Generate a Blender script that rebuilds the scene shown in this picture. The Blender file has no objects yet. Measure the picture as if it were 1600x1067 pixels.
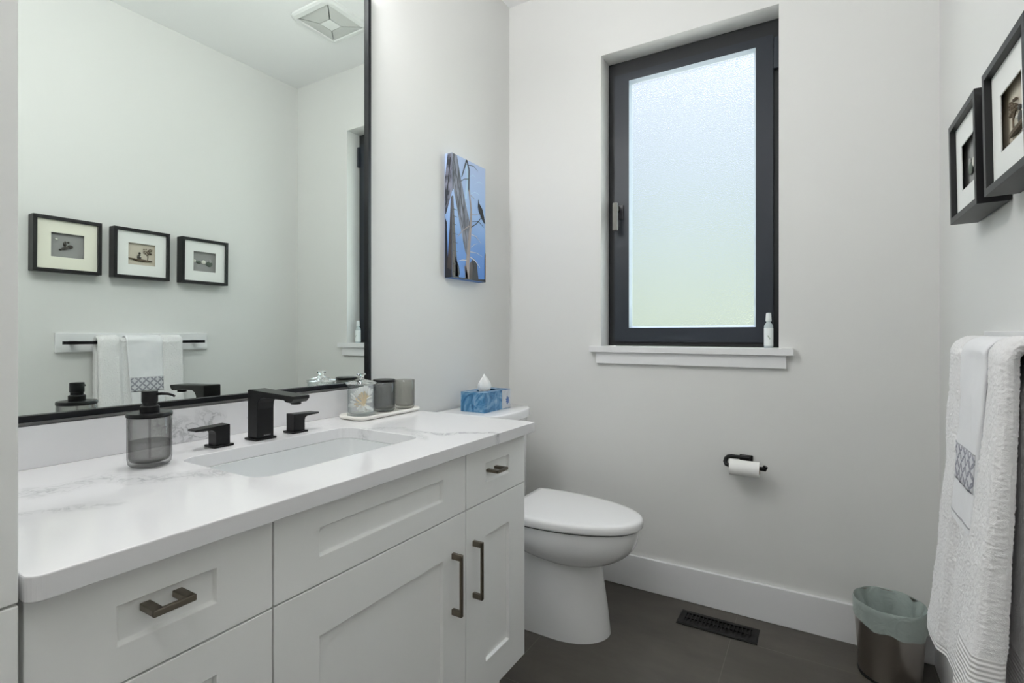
import bpy, bmesh, math, random
from mathutils import Vector, Matrix, noise
random.seed(7)
C = bpy.context.scene.collection
sc = bpy.context.scene
PI = math.pi

# ------------------------------------------------------------------ camera
cam_d = bpy.data.cameras.new('camera'); cam = bpy.data.objects.new('camera', cam_d); C.objects.link(cam)
cam.location = (0, 0, 1.1042); cam.rotation_euler = (PI/2, 0, math.radians(30.818))
cam_d.lens = 18.0; cam_d.sensor_width = 36.0; cam_d.shift_y = -0.00706; cam_d.clip_start = 0.02
sc.camera = cam

# ------------------------------------------------------------------ exposure / view
sc.view_settings.view_transform = 'Standard'; sc.view_settings.look = 'None'
sc.view_settings.exposure = 0.0; sc.view_settings.gamma = 1.0
sc.view_settings.use_curve_mapping = False
cy = sc.cycles
cy.max_bounces = 14; cy.diffuse_bounces = 7; cy.glossy_bounces = 6; cy.transmission_bounces = 12; cy.transparent_max_bounces = 12
cy.sample_clamp_indirect = 4.0; cy.blur_glossy = 0.5

# ------------------------------------------------------------------ sky outside the window
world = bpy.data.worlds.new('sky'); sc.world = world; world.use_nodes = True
wn = world.node_tree.nodes; wl = world.node_tree.links
bg = wn['Background']; tc = wn.new('ShaderNodeTexCoord'); sx = wn.new('ShaderNodeSeparateXYZ'); cr = wn.new('ShaderNodeValToRGB')
mr = wn.new('ShaderNodeMapRange'); mr.inputs['From Min'].default_value = -1.0
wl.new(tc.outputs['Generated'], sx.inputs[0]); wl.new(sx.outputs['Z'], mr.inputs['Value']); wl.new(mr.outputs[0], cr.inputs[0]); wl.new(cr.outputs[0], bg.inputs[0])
SKY = [(0.00, (1.9, 1.9, 1.75)), (0.36, (1.7, 1.75, 1.55)), (0.45, (0.60, 0.70, 0.52)), (0.55, (0.58, 0.69, 0.60)), (0.61, (0.53, 0.67, 0.72)),
       (0.67, (0.66, 0.77, 0.90)), (0.77, (0.80, 0.88, 1.05)), (0.88, (2.6, 2.9, 3.4)), (1.0, (4.0, 4.4, 5.2))]      # overcast: bright zenith, paler horizon, light ground
el = cr.color_ramp.elements
el[0].position, el[0].color = SKY[0][0], SKY[0][1]+(1,)
el[1].position, el[1].color = SKY[-1][0], SKY[-1][1]+(1,)
for p_, c_ in SKY[1:-1]:
    e = el.new(p_); e.color = c_+(1,)
# sky boosted beside and above the window view, added to bring in more daylight
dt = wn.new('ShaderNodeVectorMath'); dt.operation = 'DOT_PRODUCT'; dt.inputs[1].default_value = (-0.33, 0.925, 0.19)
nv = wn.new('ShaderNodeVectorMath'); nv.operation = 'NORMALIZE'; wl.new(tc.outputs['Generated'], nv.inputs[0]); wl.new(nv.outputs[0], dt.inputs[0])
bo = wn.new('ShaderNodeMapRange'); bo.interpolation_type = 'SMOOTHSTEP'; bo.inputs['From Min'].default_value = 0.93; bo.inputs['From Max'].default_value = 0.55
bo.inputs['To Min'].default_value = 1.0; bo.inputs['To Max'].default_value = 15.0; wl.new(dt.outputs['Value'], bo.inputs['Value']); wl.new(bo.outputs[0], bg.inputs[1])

# the room's lamp: three opal globes on a bar above the mirror (built at the end of the script)
LAMPS = [(-1.165, .38, 2.37), (-1.165, .66, 2.37), (-1.165, .94, 2.37)]; LAMP_R = 0.06; LAMP_STRENGTH = 66.0; LAMP_COLOR = (1.0, 0.995, 0.995, 1)
FILL_LAMP = (-0.15, -0.30, 2.52); FILL_LAMP_R = 0.11; FILL_LAMP_STRENGTH = 27.0   # added fill globe behind the camera, brightens the room

# ------------------------------------------------------------------ sizes of the room
XL, XR, YB, YF, ZC = -1.328, 0.350, 2.202, -0.95, 2.741

# ------------------------------------------------------------------ materials
def rgb(r, g, b):
    f = lambda c: (c/255/12.92) if c/255 <= 0.04045 else ((c/255+0.055)/1.055)**2.4
    return (f(r), f(g), f(b), 1)
def newmat(name):
    m = bpy.data.materials.new(name); m.use_nodes = True
    return m, m.node_tree.nodes, m.node_tree.links, m.node_tree.nodes['Principled BSDF']
def mat(name, col, rough=0.5, metal=0.0, spec=0.5, bump=0.0, bscale=200.0, bdist=0.001, trans=0.0, ior=1.45, var=0.0, vscale=8.0, coat=0.0, sheen=0.0, sss=0.0):
    m, n, l, p = newmat(name)
    p.inputs['Base Color'].default_value = col; p.inputs['Roughness'].default_value = rough
    p.inputs['Metallic'].default_value = metal; p.inputs['Specular IOR Level'].default_value = spec
    p.inputs['Transmission Weight'].default_value = trans; p.inputs['IOR'].default_value = ior
    p.inputs['Coat Weight'].default_value = coat; p.inputs['Sheen Weight'].default_value = sheen
    t = n.new('ShaderNodeTexCoord')
    if bump:
        z = n.new('ShaderNodeTexNoise'); z.inputs['Scale'].default_value = bscale; z.inputs['Detail'].default_value = 3
        b = n.new('ShaderNodeBump'); b.inputs['Strength'].default_value = bump; b.inputs['Distance'].default_value = bdist
        l.new(t.outputs['Object'], z.inputs['Vector']); l.new(z.outputs[0], b.inputs['Height']); l.new(b.outputs[0], p.inputs['Normal'])
    if var:
        z = n.new('ShaderNodeTexNoise'); z.inputs['Scale'].default_value = vscale; z.inputs['Detail'].default_value = 4
        mx = n.new('ShaderNodeMix'); mx.data_type = 'RGBA'
        mx.inputs[6].default_value = tuple(c*(1-var) for c in col[:3])+(1,); mx.inputs[7].default_value = tuple(min(1, c*(1+var)) for c in col[:3])+(1,)
        l.new(t.outputs['Object'], z.inputs['Vector']); l.new(z.outputs[0], mx.inputs[0]); l.new(mx.outputs[2], p.inputs['Base Color'])
    return m
def M(n, t, op, a, b=None, c=None, clamp=False):
    q = n.new('ShaderNodeMath'); q.operation = op; q.use_clamp = clamp
    for i, v in enumerate((a, b, c)):
        if v is None: continue
        if isinstance(v, (int, float)): q.inputs[i].default_value = v
        else: t.new(v, q.inputs[i])
    return q.outputs[0]

WALL = mat('wall_paint', (0.73, 0.73, 0.715, 1), 0.55, bump=0.08, bscale=260, bdist=0.0006)
CEIL = mat('ceiling_paint', (0.92, 0.92, 0.92, 1), 0.8, bump=0.05, bscale=200)
TRIM = mat('trim_paint', (0.80, 0.80, 0.81, 1), 0.35)
CAB = mat('cabinet_paint', (0.86, 0.865, 0.85, 1), 0.38)
SHADOWBODY = mat('cabinet_gap_shade', (0.03, 0.03, 0.028, 1), 0.7)  # near-black that paints the shade inside the door and drawer gaps
BLACK = mat('matte_black_metal', (0.004, 0.004, 0.0045, 1), 0.34, spec=0.28)
MBLACK = mat('mirror_frame_black', (0.004, 0.0045, 0.006, 1), 0.40, spec=0.25)
ANTH = mat('anthracite_window', (0.017, 0.021, 0.029, 1), 0.42, spec=0.35, bump=0.05, bscale=600, bdist=0.0003)
GASK_SHADE = mat('black_gasket_gap_shade', (0.008, 0.009, 0.011, 1), 0.6)
BRONZE = mat('brushed_bronze', (0.20, 0.175, 0.14, 1), 0.36, metal=1.0)
CHROME = mat('chrome', (0.55, 0.55, 0.55, 1), 0.16, metal=1.0)
PORC = mat('white_porcelain', (0.80, 0.80, 0.80, 1), 0.10, coat=0.3)
SEATM = mat('toilet_seat_plastic', (0.80, 0.80, 0.80, 1), 0.18)
SINKM = mat('sink_porcelain', (0.73, 0.745, 0.75, 1), 0.08)
PAPER = mat('paper_white', (0.88, 0.88, 0.86, 1), 0.9, bump=0.2, bscale=300)
CARD = mat('cardboard_core', (0.35, 0.25, 0.16, 1), 0.9)
CERAM = mat('tray_ceramic', (0.82, 0.80, 0.75, 1), 0.35)
COTTON = mat('cotton', (0.92, 0.92, 0.91, 1), 1.0)
STICK = mat('swab_stick', (0.80, 0.66, 0.45, 1), 0.6)
STEEL = mat('brushed_steel', (0.36, 0.33, 0.30, 1), 0.30, metal=1.0, bump=0.03, bscale=40)
BINBASE = mat('bin_base_plastic', (0.01, 0.01, 0.01, 1), 0.5)
FRAMEB = mat('picture_frame_black', (0.009, 0.009, 0.010, 1), 0.42, spec=0.4)
MATC = mat('picture_mat_white', (0.80, 0.81, 0.79, 1), 0.85)
MATCREAM = mat('picture_mat_cream', (0.80, 0.79, 0.68, 1), 0.85)
BK_GREY = mat('backing_grey', (0.30, 0.30, 0.295, 1), 0.9)
BK_BEIGE = mat('backing_beige', (0.60, 0.55, 0.46, 1), 0.9, var=0.12, vscale=20)
PEB_D = mat('pebble_dark', (0.035, 0.03, 0.025, 1), 0.5)
PEB_G = mat('pebble_green', (0.07, 0.09, 0.07, 1), 0.5)
PEB_W = mat('pebble_white', (0.65, 0.64, 0.58, 1), 0.6)
TWIG = mat('twig', (0.10, 0.075, 0.05, 1), 0.8)
FANW = mat('fan_plastic', (0.80, 0.81, 0.80, 1), 0.45)
FANG = mat('fan_louver', (0.60, 0.61, 0.59, 1), 0.5)
SPRAY = mat('spray_bottle_plastic', (0.75, 0.85, 0.86, 1), 0.15, trans=0.35)
LABELW = mat('paper_label', (0.80, 0.84, 0.83, 1), 0.6)
LABELG = mat('label_green', (0.10, 0.20, 0.08, 1), 0.6)

def glass(name, col, rough=0.0, ior=1.45):
    m, n, l, p = newmat(name)
    p.inputs['Base Color'].default_value = col; p.inputs['Roughness'].default_value = rough
    p.inputs['Transmission Weight'].default_value = 1.0; p.inputs['IOR'].default_value = ior
    return m
def thin_glass(name, col, edge, refl=0.06):
    # thin vessel wall: lets light straight through, tinted, more strongly where it is seen edge-on; glossy on top
    m, n, l, p = newmat(name); n.remove(p)
    lw = n.new('ShaderNodeLayerWeight'); lw.inputs['Blend'].default_value = 0.5; fc = M(n, l, 'POWER', lw.outputs['Facing'], 2.6)
    mx = n.new('ShaderNodeMix'); mx.data_type = 'RGBA'; mx.inputs[6].default_value = col; mx.inputs[7].default_value = edge; l.new(fc, mx.inputs[0])
    tr = n.new('ShaderNodeBsdfTransparent'); l.new(mx.outputs[2], tr.inputs[0])
    gl = n.new('ShaderNodeBsdfGlossy'); gl.inputs['Roughness'].default_value = 0.03
    fr = M(n, l, 'ADD', M(n, l, 'MULTIPLY', M(n, l, 'POWER', lw.outputs['Facing'], 5.0), 0.45), 0.03)
    ms = n.new('ShaderNodeMixShader'); l.new(fr, ms.inputs[0]); l.new(tr.outputs[0], ms.inputs[1]); l.new(gl.outputs[0], ms.inputs[2])
    l.new(ms.outputs[0], n['Material Output'].inputs['Surface']); return m
CLEAR = thin_glass('clear_glass', (0.975, 0.985, 0.985, 1), (0.62, 0.66, 0.67, 1))
CLEAR_LID = glass('clear_lid_glass', (0.97, 0.985, 0.985, 1), 0.0, 1.30)
SMOKE = thin_glass('smoked_glass', (0.84, 0.84, 0.835, 1), (0.30, 0.30, 0.30, 1))
SMOKE2 = thin_glass('smoked_glass_light', (0.82, 0.815, 0.795, 1), (0.42, 0.44, 0.42, 1))
SMOKE3 = thin_glass('smoked_glass_dark', (0.70, 0.705, 0.70, 1), (0.26, 0.28, 0.28, 1))
SOAP = thin_glass('liquid_soap', (0.80, 0.80, 0.80, 1), (0.50, 0.50, 0.50, 1))

# mirror
MIRR, n, l, p = newmat('mirror_silver')
p.inputs['Base Color'].default_value = (0.885, 0.94, 0.905, 1); p.inputs['Metallic'].default_value = 1; p.inputs['Roughness'].default_value = 0.0

# frosted window glass
FROST, n, l, p = newmat('frosted_glass')
p.inputs['Base Color'].default_value = (0.97, 0.985, 0.99, 1); p.inputs['Transmission Weight'].default_value = 1; p.inputs['Roughness'].default_value = 0.25; p.inputs['IOR'].default_value = 1.40
t = n.new('ShaderNodeTexCoord'); z = n.new('ShaderNodeTexVoronoi'); z.inputs['Scale'].default_value = 240
b = n.new('ShaderNodeBump'); b.inputs['Strength'].default_value = 0.5; b.inputs['Distance'].default_value = 0.002
l.new(t.outputs['Object'], z.inputs['Vector']); l.new(z.outputs['Distance'], b.inputs['Height']); l.new(b.outputs[0], p.inputs['Normal'])

# floor tiles
FLOOR, n, l, p = newmat('floor_tile')
t = n.new('ShaderNodeTexCoord'); s = n.new('ShaderNodeSeparateXYZ'); l.new(t.outputs['Object'], s.inputs[0])
u = M(n, l, 'DIVIDE', M(n, l, 'ADD', s.outputs[0], 0.27), 0.6)
col_i = M(n, l, 'FLOOR', u); fu = M(n, l, 'FRACT', u)
odd = M(n, l, 'MODULO', M(n, l, 'ADD', col_i, 20.0), 2.0)
v = M(n, l, 'ADD', M(n, l, 'DIVIDE', M(n, l, 'ADD', s.outputs[1], -2.003+12.0), 1.2), M(n, l, 'MULTIPLY', odd, 0.5))
fv = M(n, l, 'FRACT', v)
du = M(n, l, 'MULTIPLY', M(n, l, 'MINIMUM', fu, M(n, l, 'SUBTRACT', 1.0, fu)), 0.6)
dv = M(n, l, 'MULTIPLY', M(n, l, 'MINIMUM', fv, M(n, l, 'SUBTRACT', 1.0, fv)), 1.2)
g = M(n, l, 'LESS_THAN', M(n, l, 'MINIMUM', du, dv), 0.0011)
z = n.new('ShaderNodeTexNoise'); z.inputs['Scale'].default_value = 3.5; z.inputs['Detail'].default_value = 6; z.inputs['Roughness'].default_value = 0.65
mp = n.new('ShaderNodeMapping'); mp.inputs['Scale'].default_value = (1, 2.2, 1); l.new(t.outputs['Object'], mp.inputs[0]); l.new(mp.outputs[0], z.inputs['Vector'])
r_ = n.new('ShaderNodeValToRGB'); r_.color_ramp.elements[0].position = 0.3; r_.color_ramp.elements[0].color = (0.050, 0.044, 0.037, 1)
r_.color_ramp.elements[1].position = 0.75; r_.color_ramp.elements[1].color = (0.088, 0.078, 0.066, 1); l.new(z.outputs[0], r_.inputs[0])
mx = n.new('ShaderNodeMix'); mx.data_type = 'RGBA'; l.new(g, mx.inputs[0]); l.new(r_.outputs[0], mx.inputs[6]); mx.inputs[7].default_value = (0.115, 0.105, 0.09, 1)
l.new(mx.outputs[2], p.inputs['Base Color']); p.inputs['Roughness'].default_value = 0.45

# veined quartz; veins = list of polylines in the object's own coordinates: (points, band width, strength)
def quartz(name, veins, base=(0.75, 0.745, 0.755, 1), ax=(0, 1)):
    m, n, l, p = newmat(name)
    t = n.new('ShaderNodeTexCoord')
    zz = n.new('ShaderNodeTexNoise'); zz.inputs['Scale'].default_value = 9; zz.inputs['Detail'].default_value = 5
    l.new(t.outputs['Object'], zz.inputs['Vector'])
    v1 = n.new('ShaderNodeVectorMath'); v1.operation = 'SUBTRACT'; l.new(zz.outputs['Color'], v1.inputs[0]); v1.inputs[1].default_value = (.5, .5, .5)
    v2 = n.new('ShaderNodeVectorMath'); v2.operation = 'SCALE'; l.new(v1.outputs[0], v2.inputs[0]); v2.inputs['Scale'].default_value = 0.09
    v3 = n.new('ShaderNodeVectorMath'); v3.operation = 'ADD'; l.new(t.outputs['Object'], v3.inputs[0]); l.new(v2.outputs[0], v3.inputs[1])
    s = n.new('ShaderNodeSeparateXYZ'); l.new(v3.outputs[0], s.inputs[0])
    X, Y = s.outputs[ax[0]], s.outputs[ax[1]]
    tot = None
    for pts, wd, st in veins:
        dist = None
        for (ax_, ay_), (bx_, by_) in zip(pts, pts[1:]):
            dx, dy = bx_-ax_, by_-ay_; L2 = dx*dx+dy*dy
            px = M(n, l, 'SUBTRACT', X, ax_); py = M(n, l, 'SUBTRACT', Y, ay_)
            h = M(n, l, 'ADD', M(n, l, 'MULTIPLY', px, dx/L2), M(n, l, 'MULTIPLY', py, dy/L2), clamp=True)
            qx = M(n, l, 'SUBTRACT', px, M(n, l, 'MULTIPLY', h, dx)); qy = M(n, l, 'SUBTRACT', py, M(n, l, 'MULTIPLY', h, dy))
            d = M(n, l, 'SQRT', M(n, l, 'ADD', M(n, l, 'MULTIPLY', qx, qx), M(n, l, 'MULTIPLY', qy, qy)))
            dist = d if dist is None else M(n, l, 'MINIMUM', dist, d)
        band = M(n, l, 'SUBTRACT', 1.0, M(n, l, 'DIVIDE', dist, wd), clamp=True)
        band = M(n, l, 'MULTIPLY', band, st)
        tot = band if tot is None else M(n, l, 'MAXIMUM', tot, band)
    # fine ridges inside the band
    rn = n.new('ShaderNodeTexNoise'); rn.inputs['Scale'].default_value = 38; rn.inputs['Detail'].default_value = 4; rn.inputs['Distortion'].default_value = 0.8
    l.new(v3.outputs[0], rn.inputs['Vector'])
    rd = M(n, l, 'SUBTRACT', 1.0, M(n, l, 'MULTIPLY', M(n, l, 'ABSOLUTE', M(n, l, 'SUBTRACT', rn.outputs[0], 0.5)), 14.0), clamp=True)
    f = M(n, l, 'MULTIPLY', tot, M(n, l, 'ADD', M(n, l, 'MULTIPLY', rd, 0.75), 0.25), clamp=True)
    mx = n.new('ShaderNodeMix'); mx.data_type = 'RGBA'; l.new(f, mx.inputs[0]); mx.inputs[6].default_value = base; mx.inputs[7].default_value = (0.30, 0.30, 0.315, 1)
    l.new(mx.outputs[2], p.inputs['Base Color']); p.inputs['Roughness'].default_value = 0.12
    return m

# terry cloth
def terry(name, col, scale, bump, dist):
    m, n, l, p = newmat(name)
    p.inputs['Base Color'].default_value = col; p.inputs['Roughness'].default_value = 1.0; p.inputs['Sheen Weight'].default_value = 0.3; p.inputs['Specular IOR Level'].default_value = 0.1
    t = n.new('ShaderNodeTexCoord'); z = n.new('ShaderNodeTexNoise'); z.inputs['Scale'].default_value = scale; z.inputs['Detail'].default_value = 3; z.inputs['Distortion'].default_value = 1.0
    b = n.new('ShaderNodeBump'); b.inputs['Strength'].default_value = bump; b.inputs['Distance'].default_value = dist
    l.new(t.outputs['Object'], z.inputs['Vector']); l.new(z.outputs[0], b.inputs['Height']); l.new(b.outputs[0], p.inputs['Normal'])
    return m
TERRY = terry('terry_cloth', (0.84, 0.83, 0.835, 1), 420, 0.6, 0.002)
TERRYF = terry('fine_cloth', (0.82, 0.82, 0.84, 1), 420, 0.35, 0.0015)
# flat woven hem with ribs
HEM, n, l, p = newmat('ribbed_hem'); p.inputs['Base Color'].default_value = (0.80, 0.79, 0.79, 1); p.inputs['Roughness'].default_value = 0.9
t = n.new('ShaderNodeTexCoord'); w = n.new('ShaderNodeTexWave'); w.bands_direction = 'Z'; w.inputs['Scale'].default_value = 40
b = n.new('ShaderNodeBump'); b.inputs['Strength'].default_value = 0.6; b.inputs['Distance'].default_value = 0.002
l.new(t.outputs['Object'], w.inputs['Vector']); l.new(w.outputs[0], b.inputs['Height']); l.new(b.outputs[0], p.inputs['Normal'])
# embroidered band: interlocking rings
BAND, n, l, p = newmat('embroidered_band')
t = n.new('ShaderNodeTexCoord'); s = n.new('ShaderNodeSeparateXYZ'); l.new(t.outputs['Object'], s.inputs[0])
def rings(off):
    fu = M(n, l, 'SUBTRACT', M(n, l, 'FRACT', M(n, l, 'ADD', M(n, l, 'DIVIDE', s.outputs[1], 0.034), 40+off)), 0.5)
    fv = M(n, l, 'SUBTRACT', M(n, l, 'FRACT', M(n, l, 'ADD', M(n, l, 'DIVIDE', s.outputs[2], 0.034), 40+off)), 0.5)
    d = M(n, l, 'SQRT', M(n, l, 'ADD', M(n, l, 'MULTIPLY', fu, fu), M(n, l, 'MULTIPLY', fv, fv)))
    return M(n, l, 'LESS_THAN', M(n, l, 'ABSOLUTE', M(n, l, 'SUBTRACT', d, 0.42)), 0.055)
k = M(n, l, 'MAXIMUM', rings(0.0), rings(0.5))
mx = n.new('ShaderNodeMix'); mx.data_type = 'RGBA'; l.new(k, mx.inputs[0]); mx.inputs[6].default_value = (0.62, 0.62, 0.65, 1); mx.inputs[7].default_value = (0.25, 0.25, 0.29, 1)
l.new(mx.outputs[2], p.inputs['Base Color']); p.inputs['Roughness'].default_value = 0.8

# bin liner: thin greenish translucent plastic
LINER, n, l, p = newmat('bin_liner_plastic')
p.inputs['Base Color'].default_value = (0.52, 0.60, 0.57, 1); p.inputs['Roughness'].default_value = 0.3
tr = n.new('ShaderNodeBsdfTransparent'); tr.inputs[0].default_value = (0.80, 0.86, 0.84, 1); ms = n.new('ShaderNodeMixShader'); ms.inputs[0].default_value = 0.35
l.new(p.outputs[0], ms.inputs[1]); l.new(tr.outputs[0], ms.inputs[2]); l.new(ms.outputs[0], n['Material Output'].inputs['Surface'])
z = n.new('ShaderNodeTexNoise'); z.inputs['Scale'].default_value = 25; z.inputs['Distortion'].default_value = 1.5; t = n.new('ShaderNodeTexCoord')
b = n.new('ShaderNodeBump'); b.inputs['Strength'].default_value = 0.7; b.inputs['Distance'].default_value = 0.006
l.new(t.outputs['Object'], z.inputs['Vector']); l.new(z.outputs[0], b.inputs['Height']); l.new(b.outputs[0], p.inputs['Normal'])

# tissue box print: blue watercolour
TISB, n, l, p = newmat('blue_watercolour_card')
t = n.new('ShaderNodeTexCoord'); z = n.new('ShaderNodeTexNoise'); z.inputs['Scale'].default_value = 16; z.inputs['Detail'].default_value = 5; z.inputs['Distortion'].default_value = 2.5
l.new(t.outputs['Object'], z.inputs['Vector']); r_ = n.new('ShaderNodeValToRGB'); l.new(z.outputs[0], r_.inputs[0]); q = r_.color_ramp.elements
q[0].position = 0.30; q[0].color = (0.008, 0.06, 0.15, 1); q[1].position = 0.74; q[1].color = (0.30, 0.39, 0.50, 1)
e = q.new(0.45); e.color = (0.035, 0.15, 0.29, 1); e = q.new(0.58); e.color = (0.12, 0.25, 0.40, 1)
l.new(r_.outputs[0], p.inputs['Base Color']); p.inputs['Roughness'].default_value = 0.35

# ------------------------------------------------------------------ mesh helpers
def wloc(o):
    v = Vector((0, 0, 0))
    while o is not None: v = v + o.location; o = o.parent
    return v
class MB:
    """collects shapes in world coordinates; build() links ONE mesh object (origin at its parent's)"""
    def __init__(s): s.bm = bmesh.new(); s.mi = 0
    def _f(s, vs):
        try: f = s.bm.faces.new(vs); f.material_index = s.mi; return f
        except ValueError: return None
    def box(s, x0, x1, y0, y1, z0, z1):
        v = [s.bm.verts.new((x, y, z)) for x in (x0, x1) for y in (y0, y1) for z in (z0, z1)]
        for q in ((0,1,3,2), (4,6,7,5), (0,4,5,1), (2,3,7,6), (0,2,6,4), (1,5,7,3)): s._f([v[i] for i in q])
        return s
    def loops(s, rings_, closed=True, cap0=True, cap1=True, fold=False):
        """skin a list of equal-length vertex rings"""
        R = [[s.bm.verts.new(p) for p in r] for r in rings_]
        m = len(R[0])
        for a, b in zip(R, R[1:]):
            for i in range(m if closed else m-1):
                j = (i+1) % m; s._f([a[i], a[j], b[j], b[i]])
        if fold:                                         # close each end of a folded sheet with a strip of quads
            for r in (R[0], R[-1]):
                for i in range(m//2-1): s._f([r[i], r[i+1], r[m-2-i], r[m-1-i]])
            return s
        if cap0: s._f(list(reversed(R[0])))
        if cap1: s._f(R[-1])
        return s
    def lathe(s, cx, cy_, prof, seg=48, cap0=True, cap1=True):
        return s.loops([[(cx+r*math.cos(2*PI*i/seg), cy_+r*math.sin(2*PI*i/seg), z) for i in range(seg)] for r, z in prof], True, cap0, cap1)
    def tube(s, pts, r, seg=10, caps=True):
        pts = [Vector(p) for p in pts]; rr = r if isinstance(r, (list, tuple)) else [r]*len(pts); out = []
        up = None
        for i, p in enumerate(pts):
            d = (pts[min(i+1, len(pts)-1)]-pts[max(i-1, 0)]).normalized()
            if up is None: up = Vector((0, 0, 1)) if abs(d.z) < 0.9 else Vector((1, 0, 0))
            a = d.cross(up).normalized(); b_ = a.cross(d).normalized(); up = b_
            out.append([tuple(p+a*(rr[i]*math.cos(2*PI*k/seg))+b_*(rr[i]*math.sin(2*PI*k/seg))) for k in range(seg)])
        return s.loops(out, True, caps, caps)
    def prism(s, poly, h, axis='z', base=0.0):
        """poly: 2-D outline; extruded along axis from base by h"""
        f = {'z': lambda a, b, c: (a, b, c), 'x': lambda a, b, c: (c, a, b), 'y': lambda a, b, c: (a, c, b)}[axis]
        return s.loops([[f(a, b, base) for a, b in poly], [f(a, b, base+h) for a, b in poly]])
    def ball(s, c, r, seg=16, sq=(1, 1, 1)):
        n_ = seg//2
        return s.loops([[(c[0]+sq[0]*r*math.sin(PI*(i+.02)/(n_+.04))*math.cos(2*PI*k/seg), c[1]+sq[1]*r*math.sin(PI*(i+.02)/(n_+.04))*math.sin(2*PI*k/seg), c[2]-sq[2]*r*math.cos(PI*(i+.02)/(n_+.04))) for k in range(seg)] for i in range(n_+1)])
    def build(s, name, mats, parent=None, bevel=0, smooth=False, seg=2, loc=None, sub=0, angle=40):
        bmesh.ops.recalc_face_normals(s.bm, faces=s.bm.faces)
        org = wloc(parent) if parent else Vector(loc or (0, 0, 0))
        bmesh.ops.translate(s.bm, verts=s.bm.verts, vec=-org)
        me = bpy.data.meshes.new(name); s.bm.to_mesh(me); s.bm.free()
        for m_ in (mats if isinstance(mats, (list, tuple)) else [mats]): me.materials.append(m_)
        o = bpy.data.objects.new(name, me); C.objects.link(o)
        if parent: o.parent = parent
        else: o.location = org
        if smooth:
            for p_ in me.polygons: p_.use_smooth = True
            try: me.set_sharp_from_angle(angle=math.radians(angle))
            except Exception: pass
        if bevel:
            b_ = o.modifiers.new('bevel', 'BEVEL'); b_.width = bevel; b_.segments = seg; b_.limit_method = 'ANGLE'; b_.angle_limit = math.radians(40)
        if sub:
            q_ = o.modifiers.new('sub', 'SUBSURF'); q_.levels = sub; q_.render_levels = sub
        return o
def tag(o, label, cat, group=None):
    o['label'] = label; o['category'] = cat
    if group: o['group'] = group
    return o
def thing(name, loc, label, cat, group=None):
    o = bpy.data.objects.new(name, None); C.objects.link(o); o.location = loc; o.empty_display_size = 0.05
    return tag(o, label, cat, group)
def struct(o): o['kind'] = 'structure'; return o
def rrect(x0, x1, y0, y1, r, n=6):
    out = []
    for cx, cy_, a0 in ((x1-r, y1-r, 0), (x0+r, y1-r, 90), (x0+r, y0+r, 180), (x1-r, y0+r, 270)):
        for i in range(n+1):
            a = math.radians(a0+90*i/n); out.append((cx+r*math.cos(a), cy_+r*math.sin(a)))
    return out
def plate_hole(bm_, outer, inner, z0, z1):
    """slab with one opening, both outlines CCW lists of (x, y)"""
    b = bm_.bm
    for z in (z0, z1):
        vo = [b.verts.new((x, y, z)) for x, y in outer]; vi = [b.verts.new((x, y, z)) for x, y in inner]
        ed = [b.edges.new((vo[i], vo[(i+1) % len(vo)])) for i in range(len(vo))]+[b.edges.new((vi[i], vi[(i+1) % len(vi)])) for i in range(len(vi))]
        bmesh.ops.triangle_fill(b, use_beauty=True, use_dissolve=True, edges=ed)
        if z == z0: po, pi = vo, vi
    for A, B in ((po, vo), (pi, vi)):
        for i in range(len(A)):
            j = (i+1) % len(A); bm_._f([A[i], A[j], B[j], B[i]])

# ================================================================== THE ROOM
struct(MB().box(XL-.1, XR+.1, YF-.1, YB+.4, -.1, 0).build('floor', FLOOR))
struct(MB().box(XL-.1, XR+.1, YF-.1, YB+.4, ZC, ZC+.1).build('ceiling', CEIL))
struct(MB().box(XL-.1, XL, YF, YB+.3, 0, ZC).build('wall_left', WALL))
struct(MB().box(XR, XR+.1, YF, YB+.3, 0, ZC).build('wall_right', WALL))
struct(MB().box(XL-.1, XR+.1, YF-.1, YF, 0, ZC).build('wall_front', WALL))
WX0, WX1, WZ0, WZ1 = -.8437, -.1267, 1.0505, 2.367      # window opening
w = MB()
w.box(XL, WX0, YB, YB+.2, 0, ZC); w.box(WX1, XR, YB, YB+.2, 0, ZC); w.box(WX0, WX1, YB, YB+.2, 0, WZ0-.026); w.box(WX0, WX1, YB, YB+.2, WZ1, ZC)
struct(w.build('wall_back', WALL))
struct(MB().box(XL, XR, YB-.015, YB, 0, .1387).build('baseboard_back', TRIM, bevel=.002))
struct(MB().box(XR-.015, XR, YF, YB-.0155, 0, .1387).build('baseboard_right', TRIM, bevel=.002))
struct(MB().box(XL, XL+.015, 1.36, YB-.0155, 0, .1387).build('baseboard_left', TRIM, bevel=.002))

# window
win = bpy.data.objects.new('window_1', None); C.objects.link(win); win.location = (-.485, 2.25, WZ0); struct(win)
F0, F1 = 2.300, 2.37
def ring(mb, x0, x1, z0, z1, wx, wz, y0, y1, slope=0.0):
    """rectangular frame in the XZ plane; inner edge may slope back by `slope`"""
    O = [(x0, z0), (x1, z0), (x1, z1), (x0, z1)]; I = [(x0+wx, z0+wz), (x1-wx, z0+wz), (x1-wx, z1-wz), (x0+wx, z1-wz)]
    rows = [[(x, y1, z) for x, z in O], [(x, y0, z) for x, z in O], [(x, y0, z) for x, z in I], [(x, y1, z) for x, z in I]]
    R = [[mb.bm.verts.new(p_) for p_ in r] for r in rows]
    for a in range(4):
        A, B = R[a], R[(a+1) % 4]
        for i in range(4): mb._f([A[i], A[(i+1) % 4], B[(i+1) % 4], B[i]])
q = MB(); ring(q, WX0+.001, WX1-.001, WZ0+.001, WZ1-.001, .045, .078, F0, F1); q.build('frame', GASK_SHADE, win, bevel=.002)
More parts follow.
